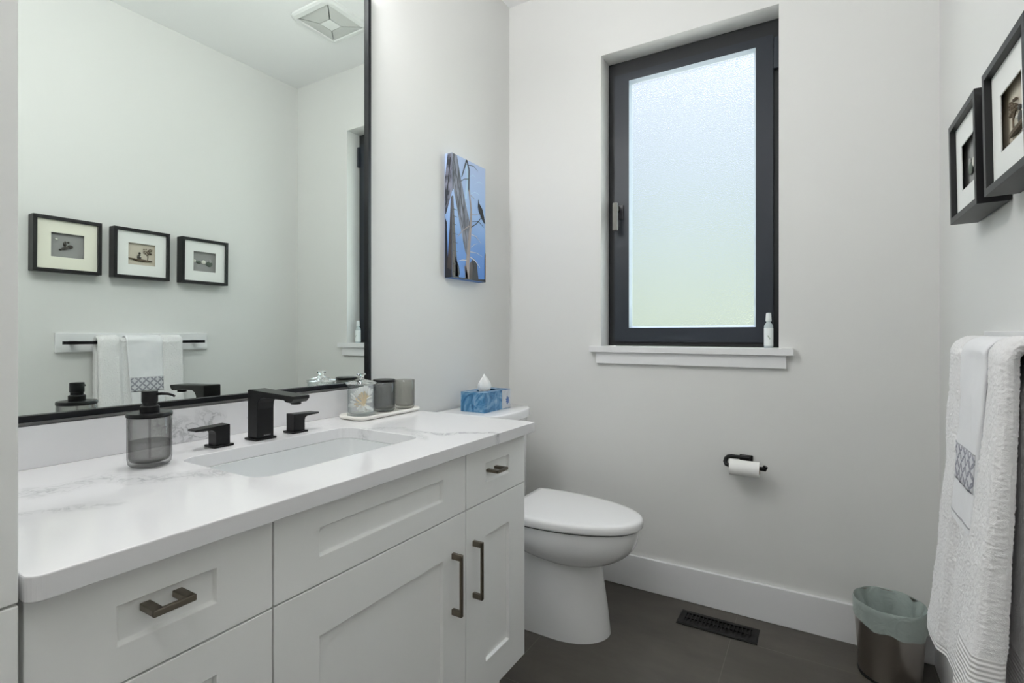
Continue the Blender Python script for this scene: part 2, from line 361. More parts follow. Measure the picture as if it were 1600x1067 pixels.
sash = MB(); SX0, SX1, SZ0, SZ1 = -.811, -.152, 1.0705, 2.302
# sash face with glazing bead falling back to the pane
GX0, GX1, GZ0, GZ1 = -.7415, -.2150, 1.1335, 2.2660
def qring(mb, a, b_, ya, yb):
    A = [mb.bm.verts.new((x, ya, z)) for x, z in ((a[0], a[2]), (a[1], a[2]), (a[1], a[3]), (a[0], a[3]))]
    B = [mb.bm.verts.new((x, yb, z)) for x, z in ((b_[0], b_[2]), (b_[1], b_[2]), (b_[1], b_[3]), (b_[0], b_[3]))]
    for i in range(4): mb._f([A[i], A[(i+1) % 4], B[(i+1) % 4], B[i]])
S_ = (SX0, SX1, SZ0, SZ1); G_ = (GX0, GX1, GZ0, GZ1); g2 = (GX0+.008, GX1-.008, GZ0+.008, GZ1-.010)
qring(sash, S_, S_, F0+.03, F0-.012); qring(sash, S_, G_, F0-.012, F0-.012); qring(sash, G_, G_, F0-.012, F0+.03)
sash.build('sash', ANTH, win, bevel=.0015)
bd = MB(); qring(bd, (GX0, GX1, GZ0, GZ1), g2, F0-.0115, F0+.0095); qring(bd, g2, g2, F0+.0095, F0+.0135)
bd.build('glazing_bead', mat('glazing_bead_grey', (0.40, 0.47, 0.54, 1), 0.3), win)
MB().box(GX0, GX1, F0+.014, F0+.026, GZ0, GZ1).build('pane', FROST, win)
hd = MB(); hd.box(-.7905, -.7655, F0-.020, F0-.0125, 1.632, 1.700); hd.build('handle_plate', mat('dark_handle', (0.03, 0.03, 0.035, 1), .35), win, bevel=.003)
hd = MB(); hd.box(-.794, -.782, F0-.055, F0-.0205, 1.668, 1.694); hd.box(-.802, -.779, F0-.066, F0-.052, 1.575, 1.702)
hd.build('handle', mat('satin_handle', (0.10, 0.098, 0.09, 1), .45, metal=.5), win, bevel=.003)
hg = MB(); hg.box(-.1495, -.1315, F0-.022, F0-.0005, 2.16, 2.285); hg.build('hinge', ANTH, win, bevel=.002)
si = MB(); si.box(WX0-.045, WX1+.0505, YB-.0335, YB, 1.0240, 1.0505); si.box(WX0+.0005, WX1-.0005, YB, F0+.02, 1.0240, 1.0505)
si.build('sill', TRIM, win, bevel=.0015)
MB().box(-.861, -.101, YB-.018, YB, .974, 1.0238).build('apron', TRIM, win, bevel=.0015)

# ================================================================== VANITY
CF = -.750                                                # plane of the door and drawer fronts
def shaker(y0, y1, z0, z1, my, mz, xf=CF, th=.02, rec=.009):
    mb = MB(); b = mb.bm
    R = []
    for (a0, a1, c0, c1, x) in ((y0, y1, z0, z1, xf-th), (y0, y1, z0, z1, xf), (y0+my, y1-my, z0+mz, z1-mz, xf), (y0+my+.002, y1-my-.002, z0+mz+.002, z1-mz-.002, xf-rec)):
        R.append([b.verts.new((x, y, z)) for y, z in ((a0, c0), (a1, c0), (a1, c1), (a0, c1))])
    for A, B in zip(R, R[1:]):
        for i in range(4): mb._f([A[i], A[(i+1) % 4], B[(i+1) % 4], B[i]])
    mb._f(R[0]); mb._f(R[-1]); return mb
def pull(y0, y1, z0, z1, base, parent, label=None):
    """flat bar pull with two posts; runs along y or along z"""
    mb = MB(); xo = -.7205; t_ = .0055
    vert = (z1-z0) > (y1-y0)
    if vert:
        mb.box(xo-.006, xo, y0, y1, z0, z1); mb.box(base, xo-.001, y0, y1, z0, z0+.014); mb.box(base, xo-.001, y0, y1, z1-.014, z1)
    else:
        mb.box(xo-.006, xo, y0, y1, z0, z1); mb.box(base, xo-.001, y0, y0+.013, z0, z1); mb.box(base, xo-.001, y1-.013, y1, z0, z1)
    return mb.build('handle', BRONZE, parent, bevel=.0012)
van = thing('vanity_cabinet', (-1.04, .768, 0), 'white shaker vanity cabinet with bronze pulls under the marble-look countertop', 'cabinet')
b_ = MB(); b_.box(XL+.001, CF-.0215, .2075, .2255, .150, .8125); b_.box(XL+.001, CF-.0215, 1.312, 1.330, .150, .8125)
b_.box(XL+.001, XL+.013, .2255, 1.312, .150, .8125); b_.box(XL+.013, CF-.0215, .2255, 1.312, .150, .168)
b_.mi = 1; b_.box(CF-.040, CF-.0215, .2257, 1.3118, .1682, .8123); b_.build('body', [CAB, SHADOWBODY], van)  # dark front panel stands in for shade behind the fronts
MB().box(XL+.06, CF-.085, .2075, 1.325, 0.0005, .1495).build('toe_kick', CAB, van)
G = .0015; Z1 = .6655; ZB = .152; ZT = .8115
Y0, Y1, Y2, Y3 = .2070, .5095, 1.0338, 1.3315
def part_shaker(nm, *a): return shaker(*a).build(nm, CAB, van, bevel=.0012)
d = part_shaker('drawer', Y0+G, Y1-G, Z1+G, ZT, .088, .047); pull(.3240, .3765, .7445, .7535, CF-.0088, d)
d = part_shaker('drawer', Y0+G, Y1-G, .410+G, Z1-G, .088, .055); pull(.3215, .3755, .534, .543, CF-.0088, d)
d = part_shaker('drawer', Y0+G, Y1-G, ZB, .410-G, .088, .055); pull(.3215, .3755, .277, .286, CF-.0088, d)
part_shaker('false_drawer_front', Y1+G, Y2-G, Z1+G, ZT, .088, .047)
d = part_shaker('door', Y1+G, Y2-G, ZB, Z1-G, .088, .090); pull(.9745, .9835, .4345, .5815, CF+.0002, d)
d = part_shaker('drawer', Y2+G, Y3-G, Z1+G, ZT, .088, .047); pull(1.1365, 1.1885, .7370, .7450, CF-.0088, d)
d = part_shaker('door', Y2+G, Y3-G, ZB, Z1-G, .088, .090); pull(1.0615, 1.0705, .4365, .5815, CF+.0002, d)

# tall cabinet at the left edge
tall = thing('linen_cabinet', (-1.03, -.1, 0), 'tall white cabinet at the left end of the vanity, floor to ceiling', 'cabinet')
MB().box(XL+.001, -.757, -.45, .2005, .0005, ZC-.001).build('body', CAB, tall)
MB().box(-.7565, -.735, -.449, .2002, .8165, ZC-.02).build('door', CAB, tall, bevel=.0012)
MB().box(-.7565, -.735, -.449, .2002, .10, .8135).build('door', CAB, tall, bevel=.0012)

# countertop with the sink opening
CK = .8427; CX0, CX1, CY0, CY1 = -1.3275, -.724, .2045, 1.348
org = (-1.03, .776, .813)
L = lambda pts: [(x-org[0], y-org[1]) for x, y in pts]
QTOP = quartz('countertop_quartz', [
    (L([(-1.20, .26), (-1.10, .34), (-1.115, .42), (-1.03, .46), (-.965, .545)]), .045, .62),
    (L([(-1.02, .22), (-.968, .315), (-.94, .37)]), .018, .45),
    (L([(-1.09, .99), (-.99, 1.08), (-.90, 1.03), (-.845, .985)]), .022, .55),
    (L([(-.93, 1.05), (-.835, 1.06), (-.755, 1.15), (-.715, 1.15), (-.66, 1.12)]), .016, .9),
    (L([(-1.27, .95), (-1.18, 1.05), (-1.08, 1.12)]), .05, .18)])
ct = MB()
out = [(CX0, CY0), (CX1-.016, CY0)]+[(CX1-.016+.016*math.sin(a*PI/12), CY0+.016-.016*math.cos(a*PI/12)) for a in range(1, 6)]+[(CX1, CY0+.016), (CX1, CY1), (CX0, CY1)]
SKX0, SKX1, SKY0, SKY1 = -1.147, -.866, .560, 1.003
plate_hole(ct, out, rrect(SKX0, SKX1, SKY0, SKY1, .035), .813, CK)
counter = ct.build('countertop', QTOP, None, bevel=.0018, loc=org)
tag(counter, 'white quartz countertop with faint grey veins, sink opening cut out', 'countertop')
org = (-1.318, .776, CK)
QBS = quartz('backsplash_quartz', [([(.585-.776, .045), (.63-.776, .030), (.69-.776, .022), (.72-.776, .050)], .040, .9), ([(.60-.776, .075), (.64-.776, .01), (.70-.776, -.005)], .03, .9), ([(.83-.776, .035), (.835-.776, .03)], .006, .6)], ax=(1, 2))
bs = MB().box(-1.3275, -1.309, CY0, CY1, CK+.0002, .926).build('backsplash', QBS, None, bevel=.001, loc=org)
tag(bs, 'low white quartz backsplash strip between countertop and mirror', 'backsplash')

# undermount sink
sk = thing('sink', (-1.007, .7815, .67), 'white rectangular undermount basin set under the countertop', 'sink')
mb = MB(); rings_ = []
for z, ins, r in ((.8128, -.016, .045), (.8128, .004, .035), (.80, .004, .036), (.73, .010, .040), (.695, .022, .05), (.684, .045, .06), (.681, .09, .045)):
    rings_.append([(x, y, z) for x, y in rrect(SKX0+ins, SKX1-ins, SKY0+ins, SKY1-ins, r)])
under = [(.8128, -.016, .045), (.79, -.012, .045), (.72, -.006, .045), (.672, .02, .05)]
mb.loops([[(x, y, z) for x, y in rrect(SKX0+i_, SKX1-i_, SKY0+i_, SKY1-i_, r)] for z, i_, r in reversed(under)]+rings_[1:])
mb.build('basin', SINKM, sk, smooth=True, angle=60)
MB().lathe(-1.007, .7815, [(.0, .6825), (.020, .6825), (.022, .6845), (.018, .6860), (.0, .6860)], 24, False, False).build('drain', BLACK, sk, smooth=True)

# faucet spout and the two lever handles
fa = thing('faucet', (-1.197, .778, CK), 'black three-piece faucet with flat square spout and two lever handles behind the sink', 'faucet')
MB().prism(rrect(-1.222, -1.173, .7505, .8075, .003), .005, 'z', CK+.0003).build('base_plate', BLACK, fa, bevel=.001)
sp = MB(); body = []
# side outline in (x, z): post flowing into the flat spout
prof = [(-1.217, CK+.005), (-1.178, CK+.005), (-1.178, .920), (-1.176, .936), (-1.168, .946), (-1.155, .950), (-1.075, .949), (-1.068, .945), (-1.050, .944), (-1.040, .953), (-1.040, .960), (-1.215, .967), (-1.217, .965)]
sp.prism([(a, b) for a, b in prof], .045, 'y', .7565); sp.build('spout', BLACK, fa, bevel=.0016)
MB().lathe(-1.060, .779, [(.012, .9455), (.012, .9395), (.010, .9385)], 20).build('aerator', BLACK, fa, smooth=True)
lg = MB()                                                # small pale maker's mark at the foot of the post
for i, wdt in enumerate((.0022, .0014, .0018, .0016, .0020, .0010, .0016)):
    lg.box(-1.1779, -1.1776, .7745+i*.0026, .7745+i*.0026+wdt, .8525, .8555-(i % 2)*.0006)
lg.build('maker_mark', mat('mark_grey', (.25, .25, .25, 1), .5), fa)
def tap(cx, cyy, sgn, label):
    p_ = [(-sgn*.0165, CK+.005), (sgn*.0165, CK+.005), (sgn*.0165, .874), (sgn*.0185, .881), (sgn*.025, .8845), (sgn*.062, .886), (sgn*.062, .8905), (-sgn*.0165, .8935)]
    if sgn < 0: p_ = list(reversed(p_))
    m_ = MB(); m_.loops([[(cx-.0165, cyy+a, b) for a, b in p_], [(cx+.0165, cyy+a, b) for a, b in p_]]); h_ = m_.build('handle', BLACK, fa, bevel=.0012)
    h_['label'] = label
    MB().prism(rrect(cx-.022, cx+.022, cyy-.0235, cyy+.0235, .003), .005, 'z', CK+.0003).build('handle_plate', BLACK, h_, bevel=.001)
tap(-1.203, .6785, -1, 'black lever handle pointing left')
tap(-1.199, .8800, 1, 'black lever handle pointing right')

# mirror
mi = thing('mirror', (-1.318, .73, .934), 'large wall mirror in a thin black frame above the backsplash', 'mirror')
MY0, MY1, MZ0, MZ1 = .2060, 1.2519, .934, 2.27
f_ = MB(); ringpts = []
for (y0, y1, z0, z1, x) in ((MY0, MY1, MZ0, MZ1, -1.3275), (MY0, MY1, MZ0, MZ1, -1.305), (MY0+.0125, MY1-.0125, MZ0+.0125, MZ1-.0125, -1.305), (MY0+.0125, MY1-.0125, MZ0+.0125, MZ1-.0125, -1.3275)):
    ringpts.append([f_.bm.verts.new((x, y, z)) for y, z in ((y0, z0), (y1, z0), (y1, z1), (y0, z1))])
for a in range(4):
    A, B = ringpts[a], ringpts[(a+1) % 4]
    for i in range(4): f_._f([A[i], A[(i+1) % 4], B[(i+1) % 4], B[i]])
f_.build('frame', MBLACK, mi, bevel=.0006)
MB().box(-1.3265, -1.3155, MY0+.0125, MY1-.0125, MZ0+.0125, MZ1-.0125).build('glass', MIRR, mi)

# ================================================================== ON THE COUNTER
# soap dispenser
DX, DY = -1.144, .507
ds = thing('soap_dispenser', (DX, DY, CK), 'smoked glass soap dispenser with black pump, left of the sink', 'soap dispenser')
R = .0375
def vessel(name, cx, cyy, z0, H, R_, th, m_, parent, foot=.012, seg=48):
    prof = [(0.0005, z0), (R_-foot, z0), (R_-foot*.45, z0+foot*.18), (R_-foot*.1, z0+foot*.6), (R_, z0+foot*1.4), (R_, z0+H-.001), (R_-.001, z0+H), (R_-th+.0005, z0+H), (R_-th, z0+H-.001), (R_-th, z0+foot*1.5), (R_-th-.003, z0+foot*.95), (R_-th-.010, z0+.009), (0.0005, z0+.009)]
    return MB().lathe(cx, cyy, prof, seg, False, False).build(name, m_, parent, smooth=True, angle=70)
vessel('bottle', DX, DY, CK+.0003, .098, R, .0026, SMOKE, ds)
MB().lathe(DX, DY, [(.0005, CK+.0096), (R-.0135, CK+.0096), (R-.0062, CK+.0150), (R-.0032, CK+.0200), (R-.0032, CK+.050), (.0005, CK+.050)], 40, False, False).build('liquid_soap', SOAP, ds, smooth=True)
MB().lathe(DX, DY, [(.0005, .9400), (R-.001, .9400), (R+.0012, .9418), (R+.0012, .9475), (R, .9490), (.0005, .9490)], 48, False, False).build('lid', BLACK, ds, smooth=True)
pp = MB(); pp.lathe(DX, DY, [(.0005, .9491), (.0165, .9491), (.0165, .9610), (.0150, .9625), (.0125, .9630), (.0125, .9690), (.0140, .9695), (.0140, .9900), (.0135, .9915), (.0005, .9915)], 32, False, False)
pp.build('pump', BLACK, ds, smooth=True)
dr = Vector((.80, .60, 0))
nz = [Vector((DX, DY, .9850))+dr*t_+Vector((0, 0, z_)) for t_, z_ in ((.010, 0), (.022, .0008), (.034, .0002), (.042, -.002), (.047, -.005))]
MB().tube(nz, [.0032, .003, .0027, .0025, .0022], 12).build('nozzle', BLACK, ds, smooth=True)
MB().tube([(DX, DY, .94), (DX, DY, CK+.014)], .0022, 8).build('dip_tube', SOAP, ds, smooth=True)

# tray
TX = -1.222
tr_ = MB(); ys0, ys1 = 1.078, 1.357
def rr(ins, z): return [(x, y, z) for x, y in rrect(TX-.0575+ins, TX+.0575-ins, ys0+ins, ys1-ins, max(.004, .030-ins), 8)]
tr_.loops([rr(.010, CK+.0003), rr(.004, CK+.002), rr(0, CK+.007), rr(.0005, CK+.0115), rr(.0025, CK+.0135), rr(.005, CK+.0125), rr(.009, CK+.0082)])
tray = tr_.build('tray', CERAM, None, smooth=True, loc=(TX, 1.217, CK), angle=80)
tag(tray, 'long off-white ceramic tray holding three vessels beside the backsplash', 'tray')
TZ = CK+.0085
# glass jar
JY = 1.131; JR = .0425
jr = thing('glass_jar', (TX, JY, TZ), 'clear lidded glass jar of cotton swabs on the tray', 'jar')
z0 = TZ
MB().lathe(TX, JY, [(.0005, z0), (JR-.002, z0), (JR, z0+.002), (JR, z0+.092), (JR+.002, z0+.095), (JR+.002, z0+.098), (JR-.002, z0+.098), (JR-.003, z0+.094), (JR-.003, z0+.012), (JR-.006, z0+.009), (.0005, z0+.009)], 48, False, False).build('body', CLEAR, jr, smooth=True, angle=60)
MB().lathe(TX, JY, [(.0005, z0+.0985), (JR+.004, z0+.0985), (JR+.005, z0+.1005), (JR+.004, z0+.1025), (JR-.004, z0+.105), (.016, z0+.111), (.009, z0+.114), (.0065, z0+.119), (.008, z0+.123), (.014, z0+.126), (.0145, z0+.129), (.012, z0+.131), (.0005, z0+.131)], 40, False, False).build('lid', CLEAR_LID, jr, smooth=True, angle=60)
# cotton swabs, each its own thing
def swab_proto():
    t_ = thing('cotton_swab', (0, 0, 0), 'white-tipped cotton swab standing among others in the glass jar', 'cotton swab', 'cotton swabs in the glass jar')
    MB().tube([(0, 0, 0), (0, 0, .060)], .0010, 8).build('stick', STICK, t_, smooth=True)
    for s_ in (0, 1):
        zc = .060*s_
        k_ = MB(); k_.loops([[(r*math.cos(2*PI*i/10), r*math.sin(2*PI*i/10), zc+h) for i in range(10)] for r, h in ((.0005, -.0080), (.0028, -.0068), (.0035, -.001), (.0030, .006), (.0012, .0100))]) if s_ == 0 else \
            k_.loops([[(r*math.cos(2*PI*i/10), r*math.sin(2*PI*i/10), zc+h) for i in range(10)] for r, h in ((.0012, -.0100), (.0030, -.006), (.0035, .001), (.0028, .0068), (.0005, .0080))])
        k_.build('cotton_tip', COTTON, t_, smooth=True)
    return t_
def copy_thing(root):
    c = root.copy(); C.objects.link(c)
    for ch in root.children:
        k_ = ch.copy(); C.objects.link(k_); k_.parent = c
    return c
proto = swab_proto(); rnd = random.Random(3); NSW = 30
for i in range(NSW):
    o = proto if i == 0 else copy_thing(proto)
    # a loose sheaf fanning out across the jar, a few lying low
    RV, FV = Vector((.859, .512, 0)), Vector((-.512, .859, 0)); ctr = Vector((TX, JY, 0))
    if i < 24:
        ang = math.radians(-52+92*i/23+rnd.uniform(-5, 5)); k_ = rnd.uniform(-.25, .45)
        dv_ = (RV*math.sin(ang)+Vector((0, 0, math.cos(ang)))+FV*k_*.5).normalized()
        foot = ctr+RV*(.008-.020*math.sin(ang))+FV*rnd.uniform(-.016, .010); foot.z = z0+.0195+rnd.uniform(0, .006)
    else:
        ang = math.radians([-80, -70, -62, 62, 74, 82, -76, 68][i-24]); dv_ = (RV*math.sin(ang)+Vector((0, 0, math.cos(ang)))+FV*rnd.uniform(-.2, .2)).normalized()
        foot = ctr-Vector((dv_.x, dv_.y, 0))*.030+FV*rnd.uniform(-.014, .006); foot.z = z0+.019+.003*(i-24)
    for _ in range(60):
        head = foot+dv_*.068; hr = math.hypot(head.x-TX, head.y-JY)
        if hr > JR-.0075:
            foot -= Vector((head.x-TX, head.y-JY, 0))*.05
            if math.hypot(foot.x-TX, foot.y-JY) > JR-.0085: dv_.z += .04; dv_.normalize(); foot -= Vector((foot.x-TX, foot.y-JY, 0))*.08
        else: break
    o.location = foot
    o.rotation_mode = 'QUATERNION'; o.rotation_quaternion = Vector((0, 0, 1)).rotation_difference(dv_)

# smoked canister with black lid
KY = 1.233
cn = thing('canister', (TX, KY, TZ), 'smoked glass canister with flat black lid, middle of the tray', 'canister')
vessel('body', TX-.004, KY, TZ, .096, .0345, .0025, SMOKE3, cn, foot=.010)
MB().lathe(TX-.004, KY, [(.0005, TZ+.0962), (.0345, TZ+.0962), (.0358, TZ+.0975), (.0358, TZ+.1035), (.0345, TZ+.105), (.0005, TZ+.105)], 48, False, False).build('lid', BLACK, cn, smooth=True)
UY = 1.3165
cup = vessel('tumbler', TX+.008, UY, TZ, .098, .0345, .0028, SMOKE2, None, foot=.012)
tag(cup, 'open smoked glass tumbler at the right end of the tray', 'tumbler')

# ================================================================== TOILET
TYC = 1.790
to = thing('toilet', (-.95, TYC, 0), 'white two-piece toilet with closed lid between vanity and window wall', 'toilet')
def egg(x0, x1, w_, n=48, pw=2.3, sq=.30):
    """outline blunt at x0 (tank side), round at x1"""
    out = []
    for i in range(n):
        a = 2*PI*i/n; c_, s_ = math.cos(a), math.sin(a)
        xm = x0+(x1-x0)*.42
        if c_ >= 0: x = xm+(x1-xm)*abs(c_)**(2/2.15); y = w_*math.copysign(abs(s_)**(2/2.15), s_)
        else: x = xm-(xm-x0)*abs(c_)**(sq*1.6); y = w_*math.copysign(abs(s_)**(.80), s_)
        out.append((x, TYC+y))
    return out
def seatline(ins, z, x0=-1.035, x1=-.533, w_=.186):
    # smooth D: straight back edge, tapering slightly towards the hinge
    out = []; n = 56
    x0 += ins; x1 -= ins; w_ -= ins; L_ = x1-x0
    half = []
    for i in range(n+1):
        t_ = i/n                                        # 0 tip -> 1 back corner
        a = t_*PI*.62
        half.append((x0+L_*.5+ (L_*.5)*math.cos(a)*1.0, w_*math.sin(a)**.92 if a > 0 else 0))
    xe = half[-1][0]; sc_ = L_/(x1-xe)
    half = [(x1-(x1-x)*sc_, y) for x, y in half]
    out = [(x, TYC+y, z) for x, y in half]+[(x, TYC-y, z) for x, y in reversed(half[1:])]
    return out
sd = MB(); sd.loops([seatline(.006, .4125), seatline(.001, .4150), seatline(0, .420), seatline(0, .433), seatline(.003, .4405), seatline(.010, .4445), seatline(.030, .4460), seatline(.09, .4468)])
sd.build('lid', SEATM, to, smooth=True, angle=60)
MB().loops([seatline(.012, .4075), seatline(.012, .4122)]).build('lid_gap_shade', GASK_SHADE, to)  # black sheet painted as the shade in the gap under the lid
bw = MB(); rings_ = []
for k in range(0, 15):
    t_ = k/14; z = .4072-.140*t_
    sh = math.sqrt(max(0, 1-(t_*.985)**2.6))
    ins = (1-sh)
    x1 = -.548-.18*ins; x0 = -1.02+.26*ins**.8; w_ = .176-.100*ins
    pts = seatline(0, z, x0, x1, w_); rings_.append(pts)
bw.loops(list(reversed(rings_))); bw.build('bowl', PORC, to, smooth=True, angle=75)
pd = MB(); rings_ = []
for z, x1, w_ in ((0.0008, -.653, .122), (.02, -.655, .121), (.10, -.664, .116), (.20, -.680, .112), (.28, -.695, .112), (.36, -.72, .112)):
    ring_ = []; n = 40; x0 = -1.24; xc = x1-.17
    arc = [(xc+.17*math.cos(a), w_*math.sin(a)) for a in [PI/2*i/12 for i in range(0, 13)]]
    half = arc+[(xc-.05*j, w_) for j in range(1, 7)]+[(x0, w_)]
    rings_.append([(x, TYC+y, z) for x, y in half]+[(x, TYC-y, z) for x, y in reversed(half[1:])])
pd.loops(rings_); pd.build('pedestal', PORC, to, smooth=True, angle=60)
def tankline(z, ins=0.0, hw=.186, xf=-1.050, xe=-1.115, xb=-1.318):
    o_ = []; hw -= ins; n = 24
    for i in range(n+1):
        a = PI*(i/n)-PI/2                               # -90..90
        yy = math.sin(a); xx = abs(math.cos(a))**.55
        o_.append((xe-.03+(xf-ins-xe+.03)*xx, TYC+hw*yy, z))
    return [(xb, TYC-hw, z)]+o_+[(xb, TYC+hw, z)]
MB().loops([tankline(.375, .02), tankline(.40, .012), tankline(.7515, .008)]).build('tank', PORC, to, smooth=True, angle=50)
tl = MB(); tl.loops([tankline(.7518, -.001), tankline(.755, -.006), tankline(.783, -.006), tankline(.788, -.004), tankline(.790, .002)])
tl.build('tank_lid', PORC, to, smooth=True, angle=50)

# tissue box on the tank lid
bx0, bx1, by0, by1, bz0, bz1 = -1.250, -1.132, 1.688, 1.885, .7904, .871
tb = thing('tissue_box', ((bx0+bx1)/2, (by0+by1)/2, bz0), 'blue watercolour-patterned tissue box on top of the toilet tank', 'tissue box')
t_ = MB(); inner = [( (bx0+bx1)/2+.026*math.cos(a)*1.0, (by0+by1)/2+.062*math.sin(a)) for a in [2*PI*i/28 for i in range(28)]]
plate_hole(t_, [(bx0, by0), (bx1, by0), (bx1, by1), (bx0, by1)], inner, bz1-.0008, bz1)
t_.box(bx0, bx1, by0, by0+.0008, bz0, bz1-.0008); t_.box(bx0, bx1, by1-.0008, by1, bz0, bz1-.0008); t_.box(bx0, bx0+.0008, by0+.0008, by1-.0008, bz0, bz1-.0008); t_.box(bx1-.0008, bx1, by0+.0008, by1-.0008, bz0, bz1-.0008); t_.box(bx0+.0008, bx1-.0008, by0+.0008, by1-.0008, bz0, bz0+.0008)
t_.build('carton', TISB, tb)
pn = MB(); pn.box(bx1, bx1+.0006, by0+.128, by1-.001, bz0+.002, bz1-.002)
pan = pn.build('printed_panel', mat('panel_pale', (.55, .57, .60, 1), .4, var=.25, vscale=40), tb)
fl = MB()
for k in range(9):
    a = 2*PI*k/9; c0 = Vector((bx1+.0009, by1-.026, bz0+.034))
    tip = c0+Vector((0, math.cos(a)*.015, math.sin(a)*.020)); s1 = c0+Vector((0, math.cos(a+.30)*.010, math.sin(a+.30)*.013)); s2 = c0+Vector((0, math.cos(a-.30)*.010, math.sin(a-.30)*.013))
    if tip.z > bz0+.003: fl._f([fl.bm.verts.new(c0), fl.bm.verts.new(s1), fl.bm.verts.new(tip), fl.bm.verts.new(s2)])
fl.build('flower_print', mat('flower_blue', (.02, .09, .30, 1), .4), pan)
ts = MB(); rings_ = []
cx, cyy = (bx0+bx1)/2, (by0+by1)/2-.012; nn = 40
for k, (z, rx, ry, ox, oy) in enumerate(((.845, .010, .018, 0, 0), (.868, .016, .026, 0, 0), (.885, .021, .033, 0, -.002), (.900, .019, .031, 0, -.004), (.915, .012, .021, .001, -.006), (.928, .005, .010, .002, -.007), (.937, .0012, .002, .002, -.008))):
    rings_.append([(cx+ox+rx*(1+.22*math.cos(5*a+k*.3))*math.cos(a), cyy+oy+ry*(1+.16*math.cos(5*a+k*.3))*math.sin(a), z+.002*math.sin(3*a)) for a in [2*PI*i/nn for i in range(nn)]])
ts.loops(rings_); tis = ts.build('facial_tissue', PAPER, None, smooth=True, loc=(cx, cyy, .845), angle=50)
tag(tis, 'white facial tissue standing up out of the blue box', 'tissue')

# ================================================================== BACK WALL
# toilet paper holder and roll
hp = thing('toilet_paper_holder', (-.24, YB-.001, .605), 'black toilet paper holder on the wall under the window', 'toilet paper holder')
m_ = MB(); m_.box(-.264, -.216, YB-.010, YB-.0003, .592, .631); m_.build('wall_plate', BLACK, hp, bevel=.003)
m_ = MB(); m_.box(-.256, -.222, YB-.0335, YB-.0102, .619, .631); m_.build('arm', BLACK, hp, bevel=.002)
m_ = MB()
path = [(-.225, YB-.036, .626), (-.290, YB-.036, .626), (-.302, YB-.040, .624), (-.308, YB-.048, .618), (-.309, YB-.060, .608), (-.305, YB-.066, .600), (-.295, YB-.068, .598), (-.182, YB-.068, .598), (-.171, YB-.068, .598), (-.166, YB-.068, .609)]
m_.tube(path, [.0078]*8+[.0098, .0085], 12); m_.build('bar', BLACK, hp, smooth=True)
m_ = MB(); c_ = (YB-.068, .592)
def rollring(r, x): return [(x, c_[0]+r*math.cos(2*PI*i/40), c_[1]+r*math.sin(2*PI*i/40)) for i in range(40)]
m_.loops([rollring(.0165, -.187), rollring(.0295, -.187), rollring(.0295, -.291), rollring(.0165, -.291), rollring(.0165, -.187)], cap0=False, cap1=False)
rl = thing('toilet_paper_roll', (-.239, c_[0], c_[1]), 'nearly used white toilet paper roll on the black holder', 'toilet paper')
m_.build('paper', PAPER, rl, smooth=True, angle=50)
m_ = MB(); m_.loops([rollring(.0150, -.1865), rollring(.0164, -.1865), rollring(.0164, -.2915), rollring(.0150, -.2915), rollring(.0150, -.1865)], cap0=False, cap1=False)
m_.build('core', CARD, rl, smooth=True, angle=50)

# spray bottle on the sill
SBX, SBY, SBZ = -.1655, 2.255, 1.0507
sb = thing('spray_bottle', (SBX, SBY, SBZ), 'small clear spray bottle with white label on the window sill', 'spray bottle')
r = .0165
MB().lathe(SBX, SBY, [(.0005, SBZ), (r-.001, SBZ), (r, SBZ+.002), (r, SBZ+.086), (r-.003, SBZ+.093), (.0085, SBZ+.099), (.0085, SBZ+.104), (.0005, SBZ+.104)], 28, False, False).build('body', SPRAY, sb, smooth=True)
MB().lathe(SBX, SBY, [(r+.0003, SBZ+.008), (r+.0003, SBZ+.078)], 28, False, False).build('label', LABELW, sb, smooth=True)
m_ = MB()                                                # tiny green leaf mark on the label
for i in range(5):
    a = -1.45-.10*(i-2); zz = SBZ+.036+.0028*i
    p0 = Vector((SBX+(r+.0007)*math.cos(a-.10), SBY+(r+.0007)*math.sin(a-.10), zz-.002)); p1 = Vector((SBX+(r+.0007)*math.cos(a+.10), SBY+(r+.0007)*math.sin(a+.10), zz))
    up = Vector((0, 0, .0022)); m_._f([m_.bm.verts.new(v_) for v_ in (p0, p1, p1+up, p0+up)])
m_.build('leaf_mark', LABELG, sb)
MB().lathe(SBX, SBY, [(.0005, SBZ+.1042), (.0105, SBZ+.1042), (.0110, SBZ+.106), (.0095, SBZ+.130), (.0088, SBZ+.137), (.0005, SBZ+.138)], 24, False, False).build('cap', LABELW, sb, smooth=True)

# ================================================================== LEFT WALL: canvas print
CVX, CA0, CA1, CB0, CB1 = -1.290, 1.680, 1.9265, 1.3385, 1.851
cp = MB(); cp.box(XL+.001, CVX, CA0, CA1, CB0, CB1)
cvm = []
SKYP, n, l, p = newmat('print_sky_blue')
t = n.new('ShaderNodeTexCoord'); s = n.new('ShaderNodeSeparateXYZ'); l.new(t.outputs['Generated'], s.inputs[0]); r_ = n.new('ShaderNodeValToRGB'); l.new(s.outputs[2], r_.inputs[0]); l.new(r_.outputs[0], p.inputs['Base Color'])
q = r_.color_ramp.elements; q[0].position = 0; q[0].color = rgb(70, 120, 190); q[1].position = 1; q[1].color = rgb(172, 190, 225)
e = q.new(.3); e.color = rgb(98, 138, 196); e = q.new(.55); e.color = rgb(150, 180, 222); p.inputs['Roughness'].default_value = .5
BARK, n, l, p = newmat('print_grey_bark')
t = n.new('ShaderNodeTexCoord'); mp = n.new('ShaderNodeMapping'); mp.inputs['Scale'].default_value = (1, 9, .8); z = n.new('ShaderNodeTexNoise'); z.inputs['Scale'].default_value = 22; z.inputs['Detail'].default_value = 4
